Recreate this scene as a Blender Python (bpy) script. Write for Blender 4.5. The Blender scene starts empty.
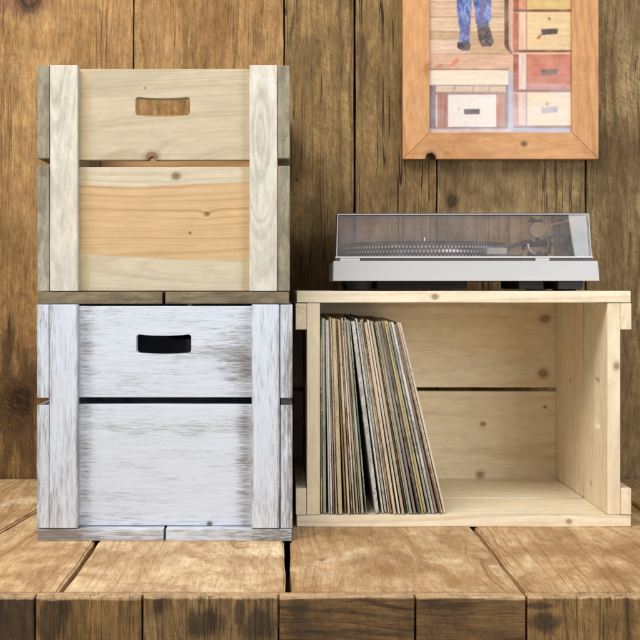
import bpy, bmesh, math, random
from mathutils import Vector, Matrix
import numpy as np
R = math.radians
sc = bpy.context.scene

# ------------------------------------------------------------ camera, world, lamps, exposure
F = 1128.0                       # focal length in photograph pixels (640 wide)
CX, CY, EYE = 280.0, 285.0, .385 # principal point in pixels, camera height over the table top
cam = bpy.data.cameras.new('camera'); camo = bpy.data.objects.new('camera', cam)
sc.collection.objects.link(camo); sc.camera = camo
camo.location = (0, 0, EYE); camo.rotation_euler = (R(90), 0, 0)
cam.sensor_width = 36; cam.lens = 36 * F / 640
cam.shift_x = (320 - CX) / 640; cam.shift_y = -(320 - CY) / 640
cam.clip_start = .05; cam.clip_end = 50

w = bpy.data.worlds.new('World'); sc.world = w; w.use_nodes = True
w.node_tree.nodes['Background'].inputs[0].default_value = (1.0, .98, .965, 1)
w.node_tree.nodes['Background'].inputs[1].default_value = .44

def area(name, loc, target, sx, sy, power, col):
    l = bpy.data.lights.new(name, 'AREA'); l.shape = 'RECTANGLE'; l.size = sx; l.size_y = sy
    l.energy = power; l.color = col
    o = bpy.data.objects.new(name, l); sc.collection.objects.link(o); o.location = loc
    d = Vector(target) - Vector(loc); o.rotation_euler = d.to_track_quat('-Z', 'Y').to_euler()
    return o
area('overhead_softbox', (-.75, .75, 2.0), (0, 2.0, .25), 1.3, .9, 50, (1, .955, .89))
wl_ = area('window_light', (1.41, 0, .72), (1.41, 1, .72), 1.12, .95, 22, (.93, .97, 1))
wl_.rotation_euler.rotate_axis('Z', R(8))
sc.view_settings.view_transform = 'Standard'; sc.view_settings.look = 'None'
sc.view_settings.exposure = 0; sc.view_settings.gamma = 1

def P(px, py, Y): return Vector(((px - CX) * Y / F, Y, EYE - (py - CY) * Y / F))
def PX(px, Y): return (px - CX) * Y / F
def PZ(py, Y): return EYE - (py - CY) * Y / F

# ------------------------------------------------------------ node helpers
class S:
    def __init__(s, g, k): s.g, s.k = g, k
    def __add__(s, o): return s.g.m('ADD', s, o)
    __radd__ = __add__
    def __sub__(s, o): return s.g.m('SUBTRACT', s, o)
    def __rsub__(s, o): return s.g.m('SUBTRACT', o, s)
    def __mul__(s, o): return s.g.m('MULTIPLY', s, o)
    __rmul__ = __mul__
    def __truediv__(s, o): return s.g.m('DIVIDE', s, o)
    def __pow__(s, o): return s.g.m('POWER', s, o)
class G:
    def __init__(s, name):
        s.mat = bpy.data.materials.new(name); s.mat.use_nodes = True
        s.nt = s.mat.node_tree; s.n = s.nt.nodes; s.bsdf = s.n['Principled BSDF']
    def put(s, sock, v):
        if isinstance(v, S): s.nt.links.new(v.k, sock)
        elif isinstance(v, (tuple, list)) and len(v) == 3 and sock.type == 'RGBA': sock.default_value = (*v, 1)
        else: sock.default_value = v
    def m(s, op, a, b=None, c=None, clamp=False):
        n = s.n.new('ShaderNodeMath'); n.operation = op; n.use_clamp = clamp
        s.put(n.inputs[0], a)
        if b is not None: s.put(n.inputs[1], b)
        if c is not None: s.put(n.inputs[2], c)
        return S(s, n.outputs[0])
    def xyz(s):
        t = s.n.new('ShaderNodeTexCoord'); e = s.n.new('ShaderNodeSeparateXYZ')
        s.nt.links.new(t.outputs['Object'], e.inputs[0])
        return [S(s, e.outputs[i]) for i in range(3)]
    def vec(s, x, y, z):
        n = s.n.new('ShaderNodeCombineXYZ')
        for i, v in enumerate((x, y, z)): s.put(n.inputs[i], v)
        return S(s, n.outputs[0])
    def noise(s, v, scale=1, detail=2, rough=.5, dist=0):
        n = s.n.new('ShaderNodeTexNoise'); s.put(n.inputs['Vector'], v)
        n.inputs['Scale'].default_value = scale; n.inputs['Detail'].default_value = detail
        n.inputs['Roughness'].default_value = rough; n.inputs['Distortion'].default_value = dist
        return S(s, n.outputs['Fac'])
    def voro(s, v, scale=1):
        n = s.n.new('ShaderNodeTexVoronoi'); s.put(n.inputs['Vector'], v); n.inputs['Scale'].default_value = scale
        return S(s, n.outputs['Distance'])
    def ss(s, v, a, b, lo=0., hi=1.):
        n = s.n.new('ShaderNodeMapRange'); n.interpolation_type = 'SMOOTHSTEP'
        s.put(n.inputs[0], v)
        for i, q in zip((1, 2, 3, 4), (a, b, lo, hi)): n.inputs[i].default_value = q
        return S(s, n.outputs[0])
    def mix(s, f, a, b, mode='MIX'):
        n = s.n.new('ShaderNodeMix'); n.data_type = 'RGBA'; n.blend_type = mode; n.clamp_factor = True
        s.put(n.inputs[0], f); s.put(n.inputs[6], a); s.put(n.inputs[7], b)
        return S(s, n.outputs[2])
    def bump(s, h, dist=.001, strength=1.):
        n = s.n.new('ShaderNodeBump'); n.inputs['Distance'].default_value = dist
        n.inputs['Strength'].default_value = strength; s.put(n.inputs['Height'], h)
        s.nt.links.new(n.outputs[0], s.bsdf.inputs['Normal'])
    def out(s, col, rough=.6, spec=.35):
        s.put(s.bsdf.inputs['Base Color'], col); s.put(s.bsdf.inputs['Roughness'], rough)
        s.bsdf.inputs['Specular IOR Level'].default_value = spec

def wood(name, grain, face, thick, light, dark, seed=0, freq=170, pith=(.0, .06), taper=.06, warp=.012,
         ring=.5, fibre=.25, blotch=None, blotch_amt=.5, knots=(), mott=0., old=0., pale=None, pale_amt=.6, crack=0., cracks_col=(.03, .018, .01),
         bump=.35, rough=.62, stains_and_shade=(), paint=None, fine=700, patch=None, spec=.25, knot_col=(.17, .075, .03), saw=0., pores=0.):
    """grain / face / thick: index of the object axis along the grain, across the board and through it."""
    g = G(name); c = g.xyz(); L, A, T = c[grain], c[face], c[thick]
    rs = random.Random(seed * 7 + 3); o1, o2, o3 = [rs.uniform(-9, 9) for _ in range(3)]
    Lo, Ao, To = L + o1, A + o2, T + o3
    n1 = g.noise(g.vec(Lo * 2.2, Ao * 7, To * 7), 1, 2, .5) - .5
    n2 = g.noise(g.vec(Lo * 9, Ao * 32, To * 32), 1, 3, .55) - .5
    a = A - pith[0] + n1 * (warp * 5) + n2 * (warp * .5)
    t = T - pith[1] + L * taper + n1 * (warp * 2.2)
    r = g.m('SQRT', a * a + t * t)
    kmask = None
    for kn_ in knots:
        kl, ka, kr = kn_[:3]
        dl, da = (L - kl) / (kr * 1.15), (A - ka) / kr
        wob = 1 + n2 * 1.3
        q2 = dl * dl + da * da
        if len(kn_) > 3:
            dt = (T - kn_[3]) / kr; q2 = q2 + dt * dt
        d = g.m('SQRT', q2) * wob
        r = r + g.m('EXPONENT', d * d * -.14) * (kr * 1.1)
        core = g.ss(d, 1.0, .75) * (g.m('SINE', d * 15) * .14 + .82)
        halo = g.ss(d, 1.7, .9) * .3
        k = g.m('MAXIMUM', core, halo)
        kmask = k if kmask is None else g.m('MAXIMUM', kmask, k)
    rn = g.noise(g.vec(r * freq * 1.25, o1, L * .8), 1, 2, .62)
    late = g.ss(rn, .44, .72)
    amp = g.m('MULTIPLY', g.ss(n1, -.22, .22, .35, 1.25), 1.)
    fib = g.noise(g.vec(Lo * 14, Ao * fine, To * fine), 1, 4, .65)
    fib2 = g.noise(g.vec(Lo * 5, Ao * fine * .18, To * fine * .18), 1, 3, .6)
    col = g.mix(late * amp * ring, light, dark)
    col = g.mix(g.ss(fib2, .45, .75) * (fibre * 1.3), col, dark)
    if blotch is not None:
        b = g.noise(g.vec(Lo * (7 if old else 3.2), Ao * (11 if old else 9), To * 9), 1, 6 if old else 4, .66 if old else .6, .5)
        col = g.mix(g.ss(b, .44, .66) * blotch_amt, col, blotch)
        if pale is not None: col = g.mix(g.ss(b + (fib2 - .5) * .35, .46, .27) * pale_amt, col, pale)
    for (sl, sa, wl, wa, scol, amt) in stains_and_shade:
        dl, da = (L - sl) / wl, (A - sa) / wa
        d = g.m('SQRT', dl * dl + da * da) + (n2 * 1.6 + n1 * 1.2) + (fib2 - .5) * 1.6
        col = g.mix(g.ss(d, 1.15, .55) * amt, col, scol)
    if patch is not None:            # patch of bare wood: lo and hi across the face, its colours
        lo, hi, pl, pd = patch
        aw = A + n1 * .04 + (fib2 - .5) * .012 + n2 * .006
        m_ = g.ss(aw, lo - .002, lo + .002) * g.ss(aw, hi + .002, hi - .002)
        col = g.mix(m_, col, g.mix(late * amp * .75, pl, pd))
    f = fib * 2 * fibre + (1 - fibre)
    if mott:
        mo = g.noise(g.vec(Lo * 28, Ao * 75, To * 75), 1, 5, .72, .3)
        f = f * g.ss(mo, .3, .7, 1 - mott, 1 + mott * .75)
    n = g.n.new('ShaderNodeVectorMath'); n.operation = 'SCALE'; g.put(n.inputs[0], col); g.put(n.inputs['Scale'], f)
    col = S(g, n.outputs[0])
    if kmask is not None: col = g.mix(kmask * .92, col, knot_col)
    h = fib * .6 + fib2 * .5
    if old:
        wv = n2 * .02 + n1 * .03
        fg = g.noise(g.vec((Lo * .75 + Ao * .66 + wv) * 330, (Ao * .75 - Lo * .66 + wv) * 55, To * 60), 1, 3, .7)
        fm = g.ss(fg, .47, .7) * g.ss(n1, -.12, .12, .25, 1.)
        col = g.mix(fm * old, col, dark); h = h - fm * .35
    if saw:
        sw = g.noise(g.vec(Lo * 190 + Ao * 14, Ao * 9, To * 9), 1, 2, .6)
        col = g.mix(g.ss(sw, .5, .72) * saw, col, dark); h = h + sw * saw
    if pores:
        po = g.noise(g.vec(Lo * 34, Ao * 760, To * 760), 1, 1)
        pm = g.ss(po, .62, .74)
        col = g.mix(pm * pores, col, cracks_col); h = h - pm * .8
    if crack:
        cn = g.noise(g.vec(Lo * 1.3, Ao * 38, To * 38), 1, 3, .55)
        gate = g.ss(g.noise(g.vec(Lo * 4, Ao * 14, To * 14), 1, 1), .46, .6)
        cm = g.ss(g.m('ABSOLUTE', cn - .5), .012, .003) * gate * crack
        col = g.mix(cm, col, cracks_col); h = h - cm * 2.5
    rg = rough
    if paint is not None:
        pc, cover, wears = paint['col'], paint['cover'], paint.get('wears', ())
        b1 = g.noise(g.vec(Lo * 17, Ao * 210, To * 210), 1, 4, .7)
        b2 = g.noise(g.vec(Lo * 8, Ao * 22, To * 22), 1, 5, .7, .4)
        b3 = g.noise(g.vec(Lo * 45, Ao * 500, To * 500), 1, 3, .7)
        v = b1 * .38 + b2 * .5 + b3 * .7
        for (lo, la, wl, wa, amt) in wears:
            dl, da = (L - lo) / wl, (A - la) / wa
            v = v + g.m('EXPONENT', (dl * dl + da * da) * -1.) * amt
        m_ = g.ss(v, cover + .34, cover - .09)
        pcol = g.mix(g.ss(b1, .35, .7) * .5, pc, tuple(q * .84 for q in pc))
        if kmask is not None: m_ = m_ * (1 - kmask)
        col = g.mix(m_ * .97, col, pcol); h = h * .8 + b3 * .5
    g.out(col, rg, spec); g.bump(h, .0012, bump)
    return g.mat

def plain(name, col, rough=.5, metal=0., spec=.4, bumpy=0., var=.08, scale=60):
    g = G(name); c = g.xyz()
    n = g.noise(g.vec(*c), scale, 4, .6)
    g.out(g.mix(n * 1.0, col, tuple(q * (1 - var * 2) for q in col)), rough, spec)
    g.bsdf.inputs['Metallic'].default_value = metal
    if bumpy: g.bump(n, .001, bumpy)
    return g.mat

# ------------------------------------------------------------ object helpers
def link(name, me, mat, parent=None, label=None):
    o = bpy.data.objects.new(name, me); sc.collection.objects.link(o)
    for m_ in (mat if isinstance(mat, (list, tuple)) else [mat]): me.materials.append(m_)
    if parent is not None: o.parent = parent
    if label: o['label'] = label
    return o
def thing(name, label, cat, loc=(0, 0, 0), group=None, rot=None):
    o = bpy.data.objects.new(name, None); sc.collection.objects.link(o); o.location = loc
    o.empty_display_size = .05
    if rot is not None: o.rotation_euler = rot
    o['label'] = label; o['category'] = cat
    if group: o['group'] = group
    return o
def finish(bm, name, bev=0., seg=2, ang=30):
    if bev:
        es = [e for e in bm.edges if len(e.link_faces) == 2 and e.calc_face_angle(0) > R(ang)]
        bmesh.ops.bevel(bm, geom=es, offset=bev, segments=seg, affect='EDGES', profile=.6, clamp_overlap=True)
    bmesh.ops.recalc_face_normals(bm, faces=bm.faces)
    me = bpy.data.meshes.new(name); bm.to_mesh(me); bm.free()
    return me
def box_bm(bm, x0, x1, y0, y1, z0, z1):
    r = bmesh.ops.create_cube(bm, size=1)
    for v in r['verts']:
        v.co = Vector((x0 if v.co.x < 0 else x1, y0 if v.co.y < 0 else y1, z0 if v.co.z < 0 else z1))
    return r['verts']
def board(name, b, mat, parent, bev=.0012, jitter=0., seed=0, label=None, cuts=0, axis=0):
    """one sawn board; its edges wander a little along the grain"""
    bm = bmesh.new(); box_bm(bm, *b)
    if cuts:
        es = [e for e in bm.edges if abs((e.verts[1].co - e.verts[0].co).normalized()[axis]) > .9]
        bmesh.ops.subdivide_edges(bm, edges=es, cuts=cuts, use_grid_fill=True)
    bme = bmesh.new()
    me = finish(bm, name, 0)
    bme.from_mesh(me); bpy.data.meshes.remove(me)
    es = [e for e in bme.edges if len(e.link_faces) == 2 and e.calc_face_angle(0) > R(30)]
    bmesh.ops.bevel(bme, geom=es, offset=bev, segments=2, affect='EDGES', profile=.6)
    if jitter:
        rs = random.Random(seed); ph = [rs.uniform(0, 6.28) for _ in range(12)]
        c = Vector(((b[0] + b[1]) / 2, (b[2] + b[3]) / 2, (b[4] + b[5]) / 2))
        for v in bme.verts:
            t = v.co[axis]
            for k in range(3):
                if k == axis: continue
                sgn = 1 if v.co[k] > c[k] else -1
                i = k * 4 + (0 if sgn > 0 else 2)
                v.co[k] += sgn * jitter * (math.sin(t * 23 + ph[i]) * .5 + math.sin(t * 61 + ph[i + 1]) * .3 - .8) * .6
    bmesh.ops.recalc_face_normals(bme, faces=bme.faces)
    me = bpy.data.meshes.new(name); bme.to_mesh(me); bme.free()
    return link(name, me, mat, parent, label)

def slot_loop(cx, cz, w, h, sag):
    pts = []; r = .005
    def yo(x): return -sag * (1 - (2 * (x - cx) / w) ** 2)
    for (sx, sz) in ((1, 1), (-1, 1), (-1, -1), (1, -1)):
        px, pz = cx + sx * (w / 2 - r), cz + sz * (h / 2 - r)
        a0 = {(1, 1): 0, (-1, 1): 90, (-1, -1): 180, (1, -1): 270}[(sx, sz)]
        for k in range(6):
            a = R(a0 + k * 18); x = px + r * math.cos(a); z = pz + r * math.sin(a)
            pts.append((x, z + yo(x)))
        if sx == 1 and sz == 1 or sx == -1 and sz == -1:
            for k in range(1, 8):
                x = px - sx * k / 8 * (w - 2 * r); z = pz + sz * r
                pts.append((x, z + yo(x)))
    return pts
def slotted_board(name, x0, x1, y0, y1, z0, z1, hole, mat, parent, notch=None):
    """end board with the hand slot cut through it"""
    bm = bmesh.new()
    outer = [(x0, z0)]
    if notch:
        for k in range(9):
            a = R(180 - k * 22.5); outer.append((notch[0] + notch[1] * math.cos(a), z0 + notch[2] * math.sin(a)))
    outer += [(x1, z0), (x1, z1), (x0, z1)]
    es = []
    for loop in (outer, hole):
        vs = [bm.verts.new((x, y0, z)) for x, z in loop]
        for i in range(len(vs)): es.append(bm.edges.new((vs[i], vs[(i + 1) % len(vs)])))
    bmesh.ops.triangle_fill(bm, edges=es, use_beauty=True, use_dissolve=False)
    ex = bmesh.ops.extrude_face_region(bm, geom=list(bm.faces))
    for v in ex['geom']:
        if isinstance(v, bmesh.types.BMVert): v.co.y = y1
    return link(name, finish(bm, name, .001, 2, 50), mat, parent)

# ------------------------------------------------------------ the crate
TH, EP, BT, BWD = .0187, .0205, .0175, .0425
def crate(root, W, L, H, mats, notch=None, gapw=.0045, low=.185):
    zb = .019; z1 = zb + low; z2 = z1 + .0105
    x0, x1 = -W / 2, W / 2
    n = [0]
    def bb(name, b, key, axis):
        n[0] += 1
        board(name, b, mats[key], root, .0012, .0006, n[0] * 13 + int(W * 1e4), cuts=10, axis=axis)
    bb('bottom_board', (x0 + .001, -gapw / 2, 0.0, L, 0, zb - .0004), 'bottom_l', 1)
    bb('bottom_board', (gapw / 2, x1 - .001, 0.0, L, 0, zb - .0004), 'bottom_r', 1)
    for s, k in ((-1, 'side_l'), (1, 'side_r')):
        xa, xb = (x0, x0 + TH) if s < 0 else (x1 - TH, x1)
        bb('side_board', (xa, xb, .0012, L - .0012, zb, z1), k, 1)
        bb('side_board', (xa, xb, .0012, L - .0012, z2, H), k, 1)
    xi0, xi1 = x0 + TH + .0006, x1 - TH - .0006
    for e, tag in ((0, ''), (1, '_far')):
        ya, yb = (BT, BT + EP) if e == 0 else (L - BT - EP, L - BT)
        bb('end_board', (xi0, xi1, ya, yb, zb + .0003, z1), 'end_low' + tag, 0)
        slotted_board('end_board', xi0, xi1, ya, yb, z2, H - .0025, slot_loop(-.003, H - .0595, .0835, .0285, .0022), mats['end_top' + tag], root, notch if e == 0 else None)
        yb0, yb1 = (0, BT - .0005) if e == 0 else (L - BT + .0005, L)
        bb('batten', (xi0, xi0 + BWD, yb0 - .0006, yb1, zb + .0004, H), 'bat_l', 2)
        bb('batten', (xi1 - BWD, xi1, yb0 - .0006, yb1, zb + .0004, H), 'bat_r', 2)

H = .3555
# --- bare pine crate lying on its side, opening to the viewer
YF = 1.794; X0 = PX(296, YF); WR = .3755
pine = dict(light=(.81, .70, .51), dark=(.60, .44, .26), fibre=.14, ring=.55, mott=.09, bump=.18, spec=.2, rough=.55, knot_col=(.27, .15, .075))
def bk(px, py, Y=YF + .337):       # photograph pixel on the crate's floor boards -> (length, across)
    p = P(px, py, Y); return (p.x - X0, -(p.z - WR / 2))
def ew(px, py):                    # pixel on the inner face of its right end
    Y = (X0 + .534 - BT - EP) * F / (px - CX); return (-(PZ(py, Y) - WR / 2), YF + H - Y)
kb = [bk(545, 319), bk(543, 373)]; kc = [bk(483, 424), bk(480, 475), bk(545, 407)]
pm = {}
pm['bottom_l'] = wood('pine_back_upper', 1, 0, 2, seed=1, freq=95, pith=(-.06, -.02), taper=.03, knots=[(l, a, .0098) for l, a in kb], blotch=(.82, .6, .32), blotch_amt=.35, **pine)
pm['bottom_r'] = wood('pine_back_lower', 1, 0, 2, seed=2, freq=85, pith=(.12, .07), taper=.05, knots=[(kc[0][0], kc[0][1], .0056), (kc[1][0], kc[1][1], .0082), (kc[2][0], kc[2][1], .0038)], blotch=(.8, .66, .42), blotch_amt=.4, **pine)
kt = P(435, 297, YF); kz = P(569, 518, YF)
pm['side_l'] = wood('pine_top_side', 1, 2, 0, seed=3, freq=110, pith=(.27, .16), taper=.02, knots=[(kt.x - X0, H, .0045, -WR / 2 + TH / 2)], blotch=(.84, .7, .46), **{**pine, 'light': (.84, .75, .57)})
pm['side_r'] = wood('pine_floor_side', 1, 2, 0, seed=4, freq=110, pith=(.2, -.2), taper=.02, knots=[(kz.x - X0, H, .004, WR / 2 - TH / 2)], blotch=(.8, .66, .45), **{**pine, 'light': (.84, .75, .57)})
e1, e2, e3 = ew(570, 381), ew(590, 388), ew(591, 483)
pm['end_top'] = wood('pine_end_left', 0, 2, 1, seed=5, freq=120, pith=(.3, -.02), **{**pine, 'light': (.82, .71, .5)})
pm['end_low'] = pm['end_top']
pm['end_top_far'] = wood('pine_end_right_front', 0, 2, 1, seed=6, freq=150, pith=(.24, .5), taper=.16, knots=[(e2[0], e2[1], .0035, .493), (e3[0], e3[1], .0065, .493), (-.068, H, .006, .534 - BT - .006)], **pine)
pm['end_low_far'] = wood('pine_end_right_back', 0, 2, 1, seed=7, freq=120, pith=(.1, .45), taper=.05, knots=[(e1[0], e1[1], .0035)], blotch=(.8, .58, .32), **pine)
pm['bat_l'] = wood('pine_batten_upper', 2, 0, 1, seed=8, freq=150, pith=(-.2, .05), **pine)
pm['bat_r'] = wood('pine_batten_lower', 2, 0, 1, seed=9, freq=150, pith=(.1, .05), **pine)
rc = thing('wooden_crate', 'bare pale pine crate lying on its side under the turntable, with records inside', 'crate', (X0, YF + H, WR / 2), 'wooden storage crates')
rc.rotation_euler = Matrix(((0, 1, 0), (0, 0, -1), (-1, 0, 0))).to_euler()
crate(rc, WR, .534, H, pm, gapw=.007)

# --- whitewashed crate on the table
WC = (.66, .72, .82)
def paintspec(cover, wears=()): return dict(col=WC, cover=cover, wears=wears)
grey = dict(light=(.23, .205, .185), dark=(.11, .095, .085), fibre=.3, ring=.5, bump=.3, rough=.7, spec=.15)
YW = 1.695; XW = PX(164.5, YW); WW = .385
hw = WW / 2
wm = {}
wm['end_top'] = wood('whitewash_end_top', 0, 2, 1, seed=11, paint=paintspec(.86, [(-hw + .072, .3, .014, .08, .2), (hw - .075, .26, .03, .09, .2), (-.05, .245, .05, .02, .1), (.06, .28, .07, .02, .1)]), **grey)
wm['end_low'] = wood('whitewash_end_low', 0, 2, 1, seed=12, paint=paintspec(.9, [(-hw + .071, .1, .012, .2, .2), (hw - .073, .1, .014, .2, .22), (.0, .168, .12, .014, .17), (0, .03, .1, .01, .1)]), knots=[(.0665, .0225, .0042)], knot_col=(.012, .008, .006), **grey)
wm['end_top_far'] = wm['end_top']; wm['end_low_far'] = wm['end_low']
wm['side_l'] = wood('whitewash_side_left', 2, 0, 1, seed=13, paint=paintspec(.8, [(.2, -hw, .2, .006, .16)]), **grey)
wm['side_r'] = wood('whitewash_side_right', 2, 0, 1, seed=14, paint=paintspec(.76, [(.17, hw, .17, .012, .2)]), **grey)
wm['bat_l'] = wood('whitewash_batten_left', 2, 0, 1, seed=15, paint=paintspec(.84, [(.05, -hw + .03, .05, .02, .14), (.18, -hw + .0615, .3, .003, .2), (.3, -hw + .02, .1, .006, .12)]), **grey)
wm['bat_r'] = wood('whitewash_batten_right', 2, 0, 1, seed=16, paint=paintspec(.84, [(.04, hw - .03, .03, .02, .14), (.18, hw - .0615, .3, .003, .16), (.2, hw - .021, .3, .003, .2)]), **grey)
wm['bottom_l'] = wood('whitewash_bottom_left', 0, 2, 1, seed=17, paint=paintspec(.74, [(-hw + .03, .01, .045, .02, .3)]), **grey)
wm['bottom_r'] = wood('whitewash_bottom_right', 0, 2, 1, seed=18, paint=paintspec(.75, [(.16, .01, .04, .02, .15)]), **grey)
wc = thing('wooden_crate', 'worn whitewashed crate with a black hand slot, standing on the table', 'crate', (XW, YW, 0), 'wooden storage crates')
crate(wc, WW, .534, H, wm, gapw=.0028)

# --- greyed crate stacked on it
YU = 1.712; XU = PX(163.5, YU); WU = .384; hu = WU / 2; HU = .3625
aged = dict(light=(.53, .455, .325), dark=(.34, .265, .16), fibre=.16, ring=.5, mott=.06, bump=.2, rough=.6, spec=.2)
def uk(px, py): p = P(px, py, YU + BT); return (p.x - XU, p.z - H - .0008)
um = {}
k1 = uk(152, 156); k2 = uk(176, 176); k3 = uk(207, 214); k4 = uk(190, 233); k5 = uk(145, 88)
um['end_top'] = wood('aged_end_top', 0, 2, 1, seed=21, freq=140, pith=(.215, .055), taper=.16, warp=.007, knots=[(k1[0], k1[1] - .001, .0095), (k5[0], k5[1], .0016)],
    blotch=(.40, .35, .25), blotch_amt=.65, stains_and_shade=[(-hu + .069, .3, .009, .3, (.55, .38, .22), .4), (hu - .067, .3, .006, .3, (.5, .38, .23), .35)], **{**aged, 'knot_col': (.16, .07, .03)})
um['end_low'] = wood('aged_end_low', 0, 2, 1, seed=22, freq=120, pith=(.06, .05), taper=.035, warp=.007, knots=[(k2[0], k2[1], .0055), (k3[0], k3[1], .0038), (k4[0], k4[1], .0024)],
    patch=(.074, .188, (.59, .41, .225), (.41, .245, .11)), stains_and_shade=[(-hu + .069, .1, .008, .3, (.5, .4, .2), .6), (hu - .067, .1, .008, .3, (.5, .4, .2), .5)], **{**aged, 'light': (.60, .53, .39), 'knot_col': (.16, .07, .03)})
um['end_top_far'] = wood('aged_inside_far', 0, 2, 1, seed=23, freq=110, pith=(.2, .6), warp=.01, **{**aged, 'light': (.5, .3, .14), 'dark': (.3, .15, .05)})
um['end_low_far'] = um['end_top_far']
sg = dict(mott=.35, light=(.28, .25, .185), dark=(.13, .112, .08), fibre=.3, ring=.4, bump=.3, rough=.7, spec=.15, blotch=(.5, .47, .4), blotch_amt=.45)
um['side_l'] = wood('aged_side_left', 2, 0, 1, seed=24, **sg)
um['side_r'] = wood('aged_side_right', 2, 0, 1, seed=25, **sg)
bt = dict(light=(.62, .59, .515), dark=(.43, .40, .32), fibre=.24, ring=.6, mott=.16, bump=.25, rough=.6, spec=.2)
um['bat_l'] = wood('aged_batten_left', 2, 0, 1, seed=26, freq=150, pith=(-hu + .04, .05), taper=.1, **bt)
um['bat_r'] = wood('aged_batten_right', 2, 0, 1, seed=27, freq=170, pith=(hu - .04, .045), taper=.17, warp=.006, **{**bt, 'ring': .8})
bo = dict(mott=.3, light=(.23, .185, .12), dark=(.09, .068, .042), fibre=.35, ring=.5, bump=.4, rough=.7, spec=.15, blotch=(.1, .075, .05))
um['bottom_l'] = wood('aged_bottom_left', 0, 2, 1, seed=28, **bo)
um['bottom_r'] = wood('aged_bottom_right', 0, 2, 1, seed=29, **bo)
uc = thing('wooden_crate', 'grey washed crate with orange bare lower board, stacked on the whitewashed crate', 'crate', (XU, YU, H + .0008), 'wooden storage crates')
crate(uc, WU, .527, HU, um, low=.191, notch=(k1[0], .0055, .0052))

# ------------------------------------------------------------ wall of old boards
YWL = 2.24
wall = thing('wooden_wall', 'wall of wide upright reclaimed brown boards behind the crates', 'wall', (0, YWL, 0))
tones = {  # light, dark, blotch
 'tan': ((.43, .255, .105), (.20, .098, .032), (.25, .135, .046)),
 'mid': ((.33, .21, .083), (.12, .068, .025), (.155, .094, .036)),
 'olive': ((.34, .232, .11), (.11, .07, .029), (.145, .095, .041)),
 'dark': ((.2, .125, .053), (.05, .029, .012), (.08, .047, .02))}
def wl(px, py): return (PX(px, YWL), PZ(py, YWL))
WALL_BROWN = (.12, .07, .028); DK = (.05, .03, .016)
wallb = [  # left px, right px, tone, knots(px,py,r), stains(px,py,wpx,hpx,col,amt; includes painted shade), crack
 (-560, -420, 'mid', [], [], .5), (-420, -290, 'olive', [], [], .5), (-290, -150, 'tan', [], [], .5), (-150, -20, 'mid', [], [], .5),
 (-20, 133.5, 'tan', [(30, -4, .03), (19, 401, .028)], [(4, 410, 60, 100, (.075, .043, .018), .85), (20, 3, 34, 12, (.2, .09, .06), .6), (15, 90, 7, 22, WALL_BROWN, .45), (0, 260, 30, 60, (.16, .1, .035), .4), (60, 40, 60, 10, (.3, .16, .05), .5)], .55),  # first mark: brown tone, partly the light's falloff painted into the wood
 (133.5, 284, 'tan', [], [(222, 20, 14, 24, (.26, .13, .045), .7), (150, 18, 14, 14, (.33, .19, .07), .6), (286, 400, 60, 120, WALL_BROWN, .7)], .5),
 (284, 354.5, 'mid', [(297, 180, .003)], [(292, 160, 22, 42, WALL_BROWN, .6), (320, 330, 60, 130, DK, .55), (340, 60, 10, 50, WALL_BROWN, .5), (330, 230, 40, 60, WALL_BROWN, .5)], .8),
 (354.5, 437, 'mid', [], [(362, 60, 6, 22, DK, .5), (400, 170, 60, 30, WALL_BROWN, .45), (395, 90, 12, 120, WALL_BROWN, .45), (380, 200, 30, 20, WALL_BROWN, .4)], 1.),
 (437, 586.5, 'olive', [(453, 201, .012)], [(452, 175, 20, 22, WALL_BROWN, .55), (520, 178, 90, 16, WALL_BROWN, .35), (480, 200, 40, 14, WALL_BROWN, .4)], .8),  # second mark: wide dark band below the frame
 (586.5, 722, 'olive', [], [(612, 60, 14, 40, WALL_BROWN, .5), (618, 150, 36, 40, WALL_BROWN, .65), (612, 330, 34, 170, WALL_BROWN, .55), (634, 20, 10, 40, WALL_BROWN, .4)], .7),
 (722, 850, 'mid', [], [], .5), (850, 990, 'olive', [], [], .5), (990, 1130, 'mid', [], [], .5)]
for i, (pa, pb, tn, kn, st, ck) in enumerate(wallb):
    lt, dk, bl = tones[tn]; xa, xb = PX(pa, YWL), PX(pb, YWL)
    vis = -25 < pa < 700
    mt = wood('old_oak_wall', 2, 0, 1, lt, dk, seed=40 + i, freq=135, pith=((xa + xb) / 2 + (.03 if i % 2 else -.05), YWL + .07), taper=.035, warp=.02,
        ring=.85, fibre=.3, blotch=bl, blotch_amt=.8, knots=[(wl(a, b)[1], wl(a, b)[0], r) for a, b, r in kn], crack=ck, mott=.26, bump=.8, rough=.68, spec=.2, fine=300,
        stains_and_shade=[(wl(a, b)[1], wl(a, b)[0], hh * YWL / F, ww * YWL / F, c, am) for a, b, ww, hh, c, am in st], knot_col=(.02, .01, .006), saw=.12, pores=.3, old=.55, pale=tuple(q * 1.4 for q in lt), pale_amt=.5) if vis else wood('old_oak_wall', 2, 0, 1, lt, dk, seed=40 + i, freq=135, crack=ck, blotch=bl, bump=.6)
    dy = [0, .003, .001, .004, .002][i % 5]
    gp = .0022 if i == 7 else .0009
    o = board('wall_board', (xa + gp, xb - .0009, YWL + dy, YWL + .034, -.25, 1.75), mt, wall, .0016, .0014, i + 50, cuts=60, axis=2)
    # mesh in world coordinates although the wall's empty stands at its foot
    o.location = (0, -YWL, 0)
bm = bmesh.new(); box_bm(bm, PX(-560, YWL), PX(1130, YWL), .036, .05, -.25, 1.75)
link('backing_panel', finish(bm, 'backing_panel'), plain('dark_backing', (.015, .01, .007), .9), wall)

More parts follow.
